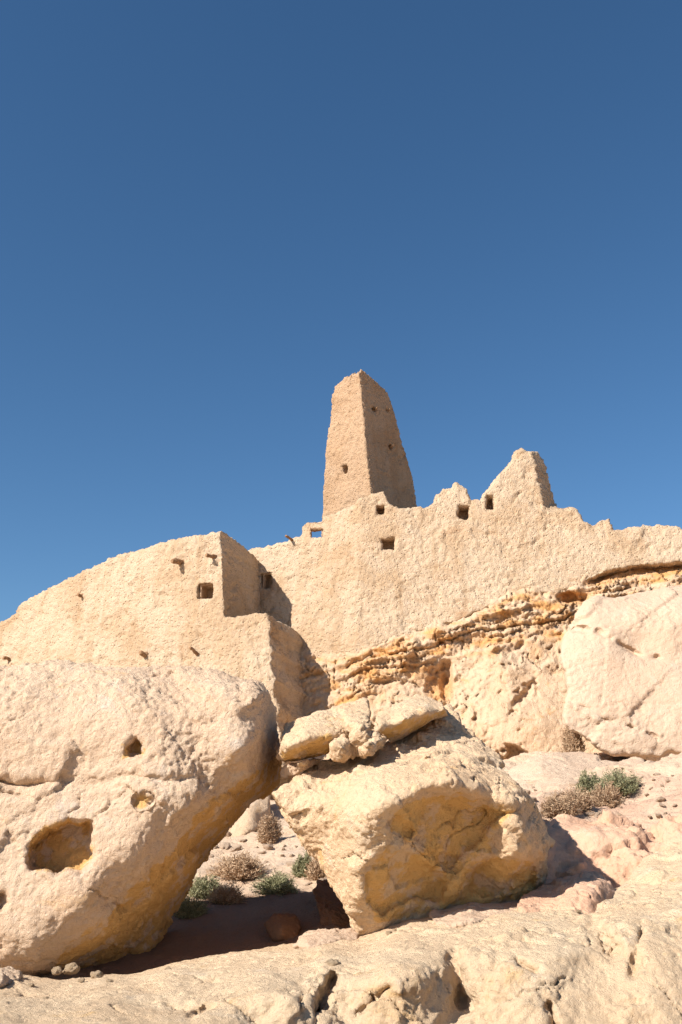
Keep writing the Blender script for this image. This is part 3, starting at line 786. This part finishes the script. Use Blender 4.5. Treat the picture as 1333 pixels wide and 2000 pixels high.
# ------------------------------------------------------------------ left building
HY = np.array([(-300, 36.0), (-150, 33.2), (0, 30.6), (150, 28.4), (300, 26.9), (433, 26.0), (540, 25.45), (600, 25.2)])
_r = np.linspace(-300, 600, 60)
_hp = np.polyfit(HY[:, 0], HY[:, 1], 3)
def house_Y(x, y): return np.polyval(_hp, x) - .0022 * (y - 1100)
A = W(433, 1035, house_Y(433., 1035.)); J = W(508, 1092, 28.45)
EXT = (J - A) / np.linalg.norm(J - A)
H_OUT = [(-260, 1330), (-120, 1270), (0, 1215), (30, 1198), (37, 1180), (60, 1164), (110, 1142), (155, 1119), (215, 1086), (260, 1074), (330, 1056), (400, 1044), (433, 1035), (437, 1110), (440, 1204), (470, 1201), (500, 1198), (522, 1197), (532, 1220), (526, 1243), (535, 1268), (530, 1298), (542, 1328), (535, 1352), (549, 1385), (542, 1405), (552, 1440), (555, 1500), (300, 1520), (-260, 1560)]
HWIN = [box_hole(388, 1140, 413, 1167, 2, 8)]
h_poly = jag(H_OUT, 1.5, seg=5, seed=9, feat=11)
V, Qd, n = solid([h_poly] + HWIN, 2.6, lambda x, y, sd: W(x, y, house_Y(x, y) + .06 * round_(sd, 5)), lambda x, y, sd, Fp: Fp + EXT * 2.6, rings=44)
me = mesh_np('house', V, Qd); fix_normals(me); plaster(me, 1.0, 5.0)
house = link('mud_house', me, M_MUD)
tag(house, 'windowed mud house with curved roofline and stepped sunless right side, left of the wall', 'house')
niche('window', 400.5, 1153.5, float(house_Y(400., 1153.)), 25, 27, .55, house, M_MUDB, (-.3, -.95, 0))
HN = np.array([-.42, -.9, 0])
for i, (px, py, L, r) in enumerate(((353, 1099, .40, .085), (416, 1087, .32, .06), (160, 1163, .18, .06), (284, 1278, .24, .085), (383, 1274, .32, .05), (17, 1287, .24, .065))):
    dv = np.array([-.62, -.75, .05]) if i != 4 else np.array([-.6, -.6, .35])
    beam('wooden_beam', px, py, float(house_Y(float(px), float(py))), dv * L * .78, r, house, 10 + i)

# ------------------------------------------------------------------ tower
def tower():
    eL = np.array([(690, 640), (742, 654.6), (792, 647), (880, 636.5), (962, 630.5), (1010, 629), (1110, 626)])
    eN = np.array([(690, 698), (724, 701), (797, 708.6), (903, 717), (962, 726), (1010, 732), (1110, 745)])
    eR = np.array([(690, 738), (750, 752.6), (792, 767), (856, 785), (927, 805), (985, 817), (1110, 838)])
    def py_of(Y, z):
        k = (z - EYE) / Y
        v = (k * math.cos(PITCH) - math.sin(PITCH)) / (math.cos(PITCH) + k * math.sin(PITCH))
        return CY - F * v
    rings = []
    zs = [W(700, y, 30.3)[2] for y in np.linspace(724, 1080, 14)]
    for k, z in enumerate(zs):
        YN = 30.3 - .035 * (zs[0] - z); yN = py_of(YN, z); N = W(np.interp(yN, eN[:, 0], eN[:, 1]), yN, YN)
        YL, YR = YN + 1, YN + 1
        for _ in range(12):
            y = py_of(YL, z); L = W(np.interp(y, eL[:, 0], eL[:, 1]), y, YL); YL = YN + .80 * abs(L[0] - N[0])
            y = py_of(YR, z); R = W(np.interp(y, eR[:, 0], eR[:, 1]), y, YR); YR = YN + 1.10 * abs(R[0] - N[0])
        B = L + R - N
        rings.append([N, R, B, L])
    rings[0] = [p + np.array([0, 0, d]) for p, d in zip(rings[0], (.13, -.20, -.4, -.24))]
    V = np.array(rings).reshape(-1, 3); m = len(zs)
    Q = [(i * 4 + k, i * 4 + (k + 1) % 4, i * 4 + 4 + (k + 1) % 4, i * 4 + 4 + k) for i in range(m - 1) for k in range(4)] + [(0, 1, 2, 3), tuple(np.array([3, 2, 1, 0]) + 4 * (m - 1))]
    me = mesh_np('tower', V, Q); fix_normals(me)
    # window openings are cut out of the solid
    N, R, B, L = [np.array(p) for p in rings[6]]
    nl = np.cross(L - N, [0, 0, 1]); nl[2] = 0; nl /= np.linalg.norm(nl)
    if nl[1] > 0: nl = -nl
    nr = np.cross(R - N, [0, 0, 1]); nr[2] = 0; nr /= np.linalg.norm(nr)
    if nr[1] > 0: nr = -nr
    ob = bpy.data.objects.new('t', me); S.collection.objects.link(ob)
    cut = []
    def face_Y(px, py, nm, p0):                       # ray meets the (near vertical) face plane
        d = W(px, py, 1.0) - np.array([0, 0, EYE]); o = np.array([0, 0, EYE])
        t = ((p0 - o) @ nm) / (d @ nm); return (o + d * t)
    holes = [(674, 916, 13, 18, nl), (671, 808, 8, 7, nl), (657, 815, 7, 7, nl), (734, 798, 10, 8, nr), (759, 801, 8, 9, nr), (765, 872, 10, 11, nr), (745, 800, 7, 7, nr)]
    spots = []
    for (px, py, w, h, nm) in holes:
        kk = int(np.clip(round((py - 724) / 27), 0, 12)); p0 = np.array(rings[kk][0])
        p = face_Y(px, py, nm, p0); mpp = p[1] / F
        r = np.cross(nm, [0, 0, 1]); spots.append((p, nm, r))
        vs = [p + r * (a * w * mpp / 2) + np.array([0, 0, b * h * mpp / 2]) + nm * c for a in (-1, 1) for b in (-1, 1) for c in (-.6, .3)]
        q = [(0, 1, 3, 2), (4, 6, 7, 5), (0, 4, 5, 1), (2, 3, 7, 6), (0, 2, 6, 4), (1, 5, 7, 3)]
        cm = mesh_np('cut', np.array(vs), q); fix_normals(cm)
        co = bpy.data.objects.new('cut', cm); S.collection.objects.link(co); cut.append(co)
        mo = ob.modifiers.new('b', 'BOOLEAN'); mo.operation = 'DIFFERENCE'; mo.object = co; mo.solver = 'EXACT'
    dg = bpy.context.evaluated_depsgraph_get(); dg.update()
    me2 = bpy.data.meshes.new_from_object(ob.evaluated_get(dg))
    bpy.data.objects.remove(ob)
    for c in cut: bpy.data.objects.remove(c)
    me2 = remesh(me2, .045); smooth(me2, 1, .35)
    plaster(me2, .75, 9.0)
    V = getco(me2)
    ztop = V[:, 2].max()
    w = worley(V * (1, 1, .6), .3, 4)
    V[:, 2] += sstep(ztop - .35, ztop - .12, V[:, 2]) * (w[3] - .5) * .28
    setco(me2, V)
    o = link('mud_tower', me2, M_MUDB)
    tag(o, 'tall tapering square mud tower rising above the wall against the sky', 'tower')
    p, nm, r = spots[0]; px, py = PX(p)
    niche('window', float(px), float(py), float(p[1]), 13, 18, .5, o, M_MUDB, nm)
    for q_ in (3, 4):
        p, nm, r = spots[q_]; px, py = PX(p); beam('wooden_beam', px, py, p[1], nm * .12 + np.array([-.03, 0, .01]), .035, o, 40 + q_)
    p, nm, r = spots[5]
    px, py = PX(p)
    beam('wooden_beam', px - 3, py + 2, p[1], nm * .22 + np.array([-.05, 0, .02]), .045, o, 31)
    return o
tower()

# ------------------------------------------------------------------ slabs on the tilted boulder and other rocks
def rock(name, outline, depth, T, mat, label, cat, seed, **kw):
    if seed in (53, 54, 55, 61): kw = dict(dict(facet=.05, fsize=.13, rough=(.015, .03, .015)), **kw)
    a = dict(tsc=60.0, lam=1e-4, step=3, vox=.012, Rpx=4, Rm=.03, amp=1.6, rough=(.015, .018, .010), facet=.022, fsize=.22, big=.5, sm=0)
    a.update(kw)
    if seed in (61, 62, 63, 84): depth = [(p, q, d + {61: -.2, 62: -.55, 63: -.25, 84: -.35}[seed]) for p, q, d in depth]
    if 51 <= seed <= 58: depth = [(p, q, d + MBD) for p, q, d in depth]
    me = boulder(outline, depth, T, seed=seed, **a)
    return tag(link(name, me, mat), label, cat)
rock('stone_slab', [(546, 1478), (549, 1440), (560, 1420), (590, 1404), (624, 1392), (670, 1377), (717, 1367), (723, 1392), (720, 1420), (715, 1433), (690, 1445), (660, 1446), (648, 1450), (640, 1470), (600, 1480), (560, 1486)],
     [(546, 1460, 10.6), (560, 1420, 11.0), (717, 1367, 11.5), (640, 1390, 11.2), (600, 1430, 10.35), (660, 1425, 10.5), (710, 1420, 10.7), (560, 1455, 10.3), (640, 1445, 10.4), (600, 1478, 10.75), (650, 1468, 10.8)], 1.2, M_MID,
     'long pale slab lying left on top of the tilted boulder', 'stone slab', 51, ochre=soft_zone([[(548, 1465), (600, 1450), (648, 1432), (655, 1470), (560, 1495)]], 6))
rock('stone_slab', [(733, 1402), (768, 1382), (816, 1357), (864, 1373), (876, 1398), (850, 1404), (816, 1425), (792, 1440), (763, 1450), (745, 1430)],
     [(733, 1402, 10.6), (768, 1382, 11.1), (816, 1360, 11.6), (864, 1373, 11.4), (742, 1416, 10.4), (790, 1402, 10.45), (835, 1388, 10.7), (868, 1380, 11.0), (743, 1424, 10.42), (792, 1410, 10.48), (838, 1396, 10.75), (750, 1435, 10.6), (800, 1422, 10.75), (848, 1403, 11.0), (764, 1448, 10.85), (816, 1424, 11.0), (874, 1398, 11.3)], 1.0, M_MID,
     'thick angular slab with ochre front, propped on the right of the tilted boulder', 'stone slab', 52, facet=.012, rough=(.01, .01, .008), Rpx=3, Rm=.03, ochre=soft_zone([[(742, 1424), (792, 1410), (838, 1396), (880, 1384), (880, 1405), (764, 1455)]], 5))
rock('rock', [(672, 1395), (700, 1385), (721, 1395), (719, 1425), (738, 1432), (748, 1445), (745, 1462), (715, 1476), (699, 1478), (686, 1462), (676, 1430)],
     [(672, 1400, 10.8), (721, 1395, 10.9), (700, 1425, 10.3), (740, 1442, 10.4), (715, 1474, 10.4), (690, 1460, 10.4)], .8, M_MID, 'crumbly rock wedged between the two slabs on the tilted boulder', 'rock', 53)
rock('rock', [(645, 1452), (655, 1444), (672, 1441), (686, 1458), (688, 1474), (672, 1484), (652, 1486), (645, 1470)], [(645, 1460, 10.35), (686, 1460, 10.4), (665, 1460, 10.15), (665, 1484, 10.3), (665, 1442, 10.4)], .5, M_MID, 'small blocky rock under the right end of the long slab', 'rock', 54)
rock('rock', [(700, 1468), (722, 1450), (744, 1446), (748, 1458), (724, 1470), (706, 1478)], [(700, 1470, 10.25), (746, 1450, 10.4), (722, 1462, 10.1), (722, 1476, 10.25)], .4, M_MID, 'flat pale chip of stone in front of the wedged rock', 'rock', 55)
rock('rock', [(552, 1506), (560, 1495), (600, 1484), (634, 1480), (620, 1494), (585, 1508), (565, 1520), (550, 1518)], [(552, 1506, 10.7), (634, 1480, 10.9), (590, 1495, 10.6), (565, 1518, 10.7)], .6, M_BOULD, 'thin stone squeezed under the long slab beside the undercut boulder', 'rock', 56)
rock('rock', [(578, 1494), (586, 1487), (598, 1487), (598, 1494), (586, 1498)], [(578, 1494, 10.45), (598, 1490, 10.5), (588, 1492, 10.42), (588, 1498, 10.5)], .15, M_MID, 'pebble on the thin stone under the long slab', 'rock', 57, step=2, Rpx=5, Rm=.04, vox=.012)
rock('rock', [(826, 1480), (832, 1473), (842, 1476), (842, 1482), (830, 1484)], [(826, 1480, 10.35), (842, 1480, 10.4), (834, 1477, 10.3), (834, 1484, 10.35)], .12, M_MID, 'pebble lying below the angular slab on the tilted boulder', 'rock', 58, step=2, Rpx=5, Rm=.04, vox=.012)
# rose stones on the ledge
rock('rock', [(576, 1848), (584, 1830), (604, 1818), (630, 1814), (650, 1820), (672, 1822), (700, 1824), (700, 1836), (640, 1846), (600, 1860)], [(576, 1848, 9.8), (604, 1820, 10.1), (700, 1826, 10.0), (640, 1832, 9.75), (600, 1845, 9.6), (600, 1860, 9.6), (650, 1845, 9.65)], .5, M_PINK,
     'low rounded pink rock at the left foot of the tilted boulder', 'rock', 61, facet=.015)
rock('rock', [(1010, 1765), (1030, 1745), (1080, 1725), (1140, 1704), (1165, 1702), (1188, 1718), (1200, 1745), (1195, 1785), (1100, 1795), (1020, 1800)], [(1010, 1765, 10.1), (1080, 1726, 10.8), (1165, 1704, 11.0), (1100, 1745, 10.3), (1165, 1730, 10.3), (1195, 1750, 10.5), (1100, 1768, 10.0), (1180, 1762, 10.2), (1100, 1795, 9.9)], .8, M_ROSE,
     'long rose pink rock at the right foot of the tilted boulder', 'rock', 62, facet=.04, fsize=.25)
rock('rock', [(840, 1790), (870, 1772), (905, 1764), (940, 1768), (960, 1765), (1040, 1752), (1040, 1785), (940, 1800), (860, 1815)], [(840, 1790, 9.9), (905, 1766, 10.2), (1040, 1755, 10.4), (900, 1780, 9.85), (1000, 1768, 10.1), (870, 1798, 9.75)], .4, M_PINK,
     'thin pink slab along the front foot of the tilted boulder', 'rock', 63, facet=.01)
rock('rock', [(1225, 1735), (1235, 1700), (1260, 1675), (1300, 1660), (1345, 1650), (1420, 1640), (1420, 1740), (1333, 1745), (1260, 1760)], [(1225, 1735, 10.5), (1235, 1700, 10.8), (1300, 1664, 11.2), (1420, 1650, 11.4), (1280, 1710, 10.3), (1350, 1690, 10.4), (1300, 1750, 10.1), (1420, 1735, 10.4)], .9, M_LEDGE,
     'yellowish pitted rock rising from the ledge at the right edge', 'rock', 64, facet=.05, fsize=.2, vox=.022)
rock('rock', [(-60, 1905), (-30, 1892), (10, 1891), (35, 1897), (42, 1910), (20, 1922), (-10, 1930), (-60, 1935)], [(-60, 1910, 8.7), (10, 1893, 8.8), (42, 1908, 8.7), (0, 1910, 8.45), (10, 1926, 8.4), (-60, 1930, 8.4)], .4, M_BOULD,
     'flat brownish rock on the sand at the bottom left corner', 'rock', 65, facet=.02)
# blocks in the shade under the boulders
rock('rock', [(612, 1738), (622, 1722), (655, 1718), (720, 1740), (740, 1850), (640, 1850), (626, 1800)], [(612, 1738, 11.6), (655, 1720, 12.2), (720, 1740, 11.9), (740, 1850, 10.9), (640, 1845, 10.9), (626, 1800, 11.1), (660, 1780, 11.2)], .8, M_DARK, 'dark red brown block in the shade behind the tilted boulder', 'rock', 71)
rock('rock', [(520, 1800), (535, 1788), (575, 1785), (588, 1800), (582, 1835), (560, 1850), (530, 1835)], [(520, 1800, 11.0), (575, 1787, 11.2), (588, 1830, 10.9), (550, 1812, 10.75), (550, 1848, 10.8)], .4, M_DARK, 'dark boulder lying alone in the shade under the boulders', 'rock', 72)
rock('rock', [(445, 1640), (455, 1600), (470, 1570), (500, 1540), (530, 1545), (527, 1590), (520, 1612), (490, 1625), (465, 1640)], [(445, 1640, 17.6), (470, 1570, 18.3), (530, 1545, 18.6), (525, 1600, 18.2), (490, 1590, 17.8), (480, 1632, 17.5)], 1.5, M_CLIFF, 'rough pale rock seen through the gap between the two leaning boulders', 'rock', 73, vox=.035)
# rocks at the foot of the pink boulder and on the rose slope
rock('rock', [(990, 1505), (1040, 1480), (1080, 1472), (1120, 1468), (1170, 1475), (1190, 1500), (1150, 1530), (1080, 1560), (1020, 1550), (990, 1530)], [(990, 1505, 18.2), (1120, 1470, 18.6), (1190, 1500, 17.8), (1060, 1500, 17.4), (1120, 1510, 17.2), (1060, 1550, 16.4), (1020, 1545, 16.8)], 1.2, M_PINK, 'low pale rock shelf behind the brown bushes', 'rock', 81, vox=.035, facet=.05, fsize=.4, big=.8)
rock('rock', [(1150, 1490), (1180, 1484), (1205, 1488), (1235, 1480), (1262, 1486), (1258, 1510), (1225, 1525), (1180, 1520), (1155, 1512)], [(1150, 1495, 18), (1205, 1489, 18.3), (1262, 1488, 18.3), (1200, 1505, 17.6), (1250, 1500, 17.6), (1210, 1522, 17.3)], .6, M_PINK, 'pale block under the lower edge of the broad pink boulder', 'rock', 82, vox=.03)
rock('rock', [(1252, 1490), (1268, 1484), (1284, 1490), (1286, 1502), (1268, 1508), (1254, 1502)], [(1252, 1495, 18.2), (1284, 1492, 18.3), (1268, 1495, 17.9), (1268, 1507, 18)], .3, M_PINK, 'small stone tucked beside the pale block under the pink boulder', 'rock', 83, step=2, Rpx=5, vox=.025)
rock('rock_outcrop', [(1065, 1640), (1085, 1606), (1110, 1602), (1150, 1612), (1200, 1600), (1260, 1625), (1400, 1580), (1420, 1760), (1240, 1760), (1150, 1770), (1060, 1760)], [(1065, 1640, 12.4), (1085, 1608, 13.0), (1150, 1612, 12.9), (1200, 1602, 12.9), (1260, 1625, 12.6), (1400, 1585, 12.8), (1150, 1625, 12.55), (1230, 1640, 12.3), (1150, 1660, 12.4), (1220, 1670, 12.2), (1330, 1650, 12.0), (1200, 1720, 12.0), (1300, 1730, 11.7), (1080, 1740, 12.0)], 1.6, M_ROSE,
     'rosy rock outcrop in the shadow right of the tilted boulder', 'rock outcrop', 84, step=4, vox=.03, rough=(.05, .06, .02), facet=.14, fsize=.5, facet2=(.12, .9), big=.8)

rock('rock', [(1282, 1500), (1296, 1484), (1318, 1474), (1345, 1468), (1440, 1470), (1440, 1590), (1340, 1600), (1290, 1560), (1270, 1525)], [(1282, 1500, 18.2), (1318, 1476, 18.4), (1440, 1475, 18.4), (1330, 1500, 17.4), (1400, 1530, 16.6), (1310, 1540, 16.6), (1340, 1590, 15.2), (1440, 1580, 15.4)], 1.2, M_PINK,
     'knobbly cream rock on the right edge joining the slope to the broad pink boulder', 'rock', 85, vox=.03, facet=.07, fsize=.3, rough=(.04, .04, .02))

# loose stones
def pebble_mesh(seed, n=3):
    import bmesh
    bm = bmesh.new(); bmesh.ops.create_icosphere(bm, subdivisions=n, radius=1.0)
    me = bpy.data.meshes.new('stone'); bm.to_mesh(me); bm.free()
    V = getco(me); V *= (1.0, .8, .62)
    f = worley(V, .9, seed * 3.3)
    V *= (1 + .40 * f[2] + .12 * perlin(V * 2.2 + seed) + .08 * perlin(V * 6 + seed))[:, None]
    setco(me, V); shade_smooth(me); return me
PM = [pebble_mesh(i) for i in range(6)]
for m_ in PM: m_.materials.append(M_LEDGE)
loose = [(140, 1893, 9.0, .075), (190, 1905, 8.9, .06), (112, 1896, 9.05, .05), (215, 1917, 8.7, .03), (330, 1895, 9.0, .04), (650, 1884, 8.1, .055), (160, 1915, 8.7, .03), (880, 1790, 9.6, .03), (510, 1862, 9.2, .03), (760, 1822, 9.0, .03), (90, 1950, 7.6, .02), (260, 1935, 7.9, .025), (1020, 1790, 9.2, .03), (1130, 1780, 9.2, .025), (60, 1925, 8.3, .03)]
for i, (px, py, Y, r) in enumerate(loose):
    o = bpy.data.objects.new('stone', PM[i % 6]); S.collection.objects.link(o)
    p = W(px, py, float(LEDGE(np.array([px]), np.array([py]))[0]) - .02)
    o.location = p; o.scale = (r, r, r); o.rotation_euler = (0, 0, i * 1.3)
    tag(o, 'small loose stone lying on the pale foreground ledge', 'stone', 'loose stones on the foreground ledge')

rr = np.random.RandomState(77)
PR = [m_.copy() for m_ in PM]
for m_ in PR: m_.materials.clear(); m_.materials.append(M_PINK)
for (x0, y0, x1, y1, n, lab, grp) in ((960, 1495, 1320, 1600, 60, 'small pale stone on the rosy slope below the broad pink boulder', 'loose stones on the rosy slope'),
                                      (400, 1600, 640, 1760, 50, 'small pale stone on the ground in the gap between the boulders', 'loose stones in the gap')):
    for i in range(n):
        px, py = x0 + (x1 - x0) * rr.rand(), y0 + (y1 - y0) * rr.rand()
        Y = ground_hit(px, py, 11.5)
        if Y is None: continue
        o = bpy.data.objects.new('stone', PR[i % 6]); S.collection.objects.link(o)
        r = .03 + .09 * rr.rand() ** 3
        o.location = W(px, py, Y); o.scale = (r * (1 + .5 * rr.rand()), r, r * .8); o.rotation_euler = (rr.rand() * .5, rr.rand() * .5, rr.rand() * 6)
        tag(o, lab, 'stone', grp)

# ------------------------------------------------------------------ desert shrubs
def shrub(px, py, Y, w, h, mat, label, seed, n=700):
    h = ground_hit(px, py, Y - 3.5)
    Y = h or Y
    r = np.random.RandomState(seed); c = W(px, py, Y); m = Y / F
    Rx, Hz = w * m / 2, h * m * 3.1
    V, T, sh = [], [], []
    for i in range(n):
        az = r.rand() * 2 * math.pi; el = math.asin(r.rand() ** .55) * .98 + .02
        tip = np.array([math.cos(az) * math.cos(el) * Rx, math.sin(az) * math.cos(el) * Rx, math.sin(el) * Hz]) * (.55 + .5 * r.rand() + .18 * math.sin(az * 3 + seed))
        root = np.array([r.randn() * .12 * Rx, r.randn() * .12 * Rx, 0])
        start = root + (tip - root) * r.rand() * .5
        mid = (start + tip) / 2 + np.array([r.randn(), r.randn(), abs(r.randn())]) * .08 * Rx
        wd = .0045 * Y / 14; s = r.rand()
        pts = [start, mid, tip]
        sd = np.cross(tip - start, r.randn(3)); sd /= np.linalg.norm(sd) + 1e-9
        k = len(V)
        for p, ww in zip(pts, (wd, wd, wd * .4)): V += [p - sd * ww, p + sd * ww]; sh += [s, s]
        T += [(k, k + 1, k + 3), (k, k + 3, k + 2), (k + 2, k + 3, k + 5), (k + 2, k + 5, k + 4)]
        for j in range(7):
            t = r.rand(); p = mid + (tip - mid) * t + r.randn(3) * .035 * Rx
            L = (.012 + .02 * r.rand()) * Y / 14; d = r.randn(3); d[2] = abs(d[2]); d /= np.linalg.norm(d); e = np.cross(d, r.randn(3)); e /= np.linalg.norm(e) + 1e-9
            k = len(V); V += [p - e * L * .22, p + e * L * .22, p + d * L * 1.5]; sh += [np.clip(s + .3 * r.randn(), 0, 1)] * 3; T.append((k, k + 1, k + 2))
    me = mesh_np('shrub', np.array(V) + c - np.array([0, 0, .04]), None, T); attr(me, 'shade', sh[:len(me.vertices)])
    o = link('shrub', me, mat, base=c, smooth_=False)
    return tag(o, label, 'shrub', 'desert shrubs among the rocks')
SH = [(470, 1712, 15.3, 124, 74, M_DRY, 'big brown dry shrub seen through the gap between the boulders'),
      (398, 1752, 13.6, 80, 52, M_GREEN, 'green shrub hard against the undercut edge of the left boulder, upper of two'),
      (370, 1788, 12.6, 70, 56, M_GREEN, 'green shrub at the lower corner of the gap beside the left boulder'),
      (440, 1765, 13.2, 80, 42, M_DRY, 'straggly brown shrub between the two green shrubs in the gap'),
      (540, 1745, 13.6, 92, 56, M_GREEN, 'bushy green shrub in the middle of the gap above the shade'),
      (595, 1712, 14.6, 50, 38, M_GREEN, 'small green shrub near the left edge of the tilted boulder'),
      (622, 1716, 14.2, 50, 46, M_DRY, 'brown shrub half hidden by the left edge of the tilted boulder'),
      (525, 1645, 17.4, 52, 16, M_DRY, 'small pale brown shrub highest in the gap'),
      (1208, 1552, 15.6, 104, 58, M_GREEN, 'green shrub on the rosy slope under the pink boulder'),
      (1150, 1556, 15.8, 60, 44, M_GREEN, 'sparse green shrub left of the fuller green one on the slope'),
      (1092, 1592, 14.6, 80, 44, M_DRY, 'brown shrub next to the right edge of the tilted boulder'),
      (1130, 1582, 14.9, 70, 56, M_DRY, 'brown shrub second from the tilted boulder on the slope'),
      (1188, 1574, 15.0, 76, 46, M_DRY, 'brown shrub in front of the green shrubs on the slope'),
      (1122, 1480, 18.6, 50, 19, M_DRY, 'small brown shrub in the shadow at the foot of the pink boulder')]
for i, s in enumerate(SH): shrub(*s[:6], s[6], 100 + i, n=760)
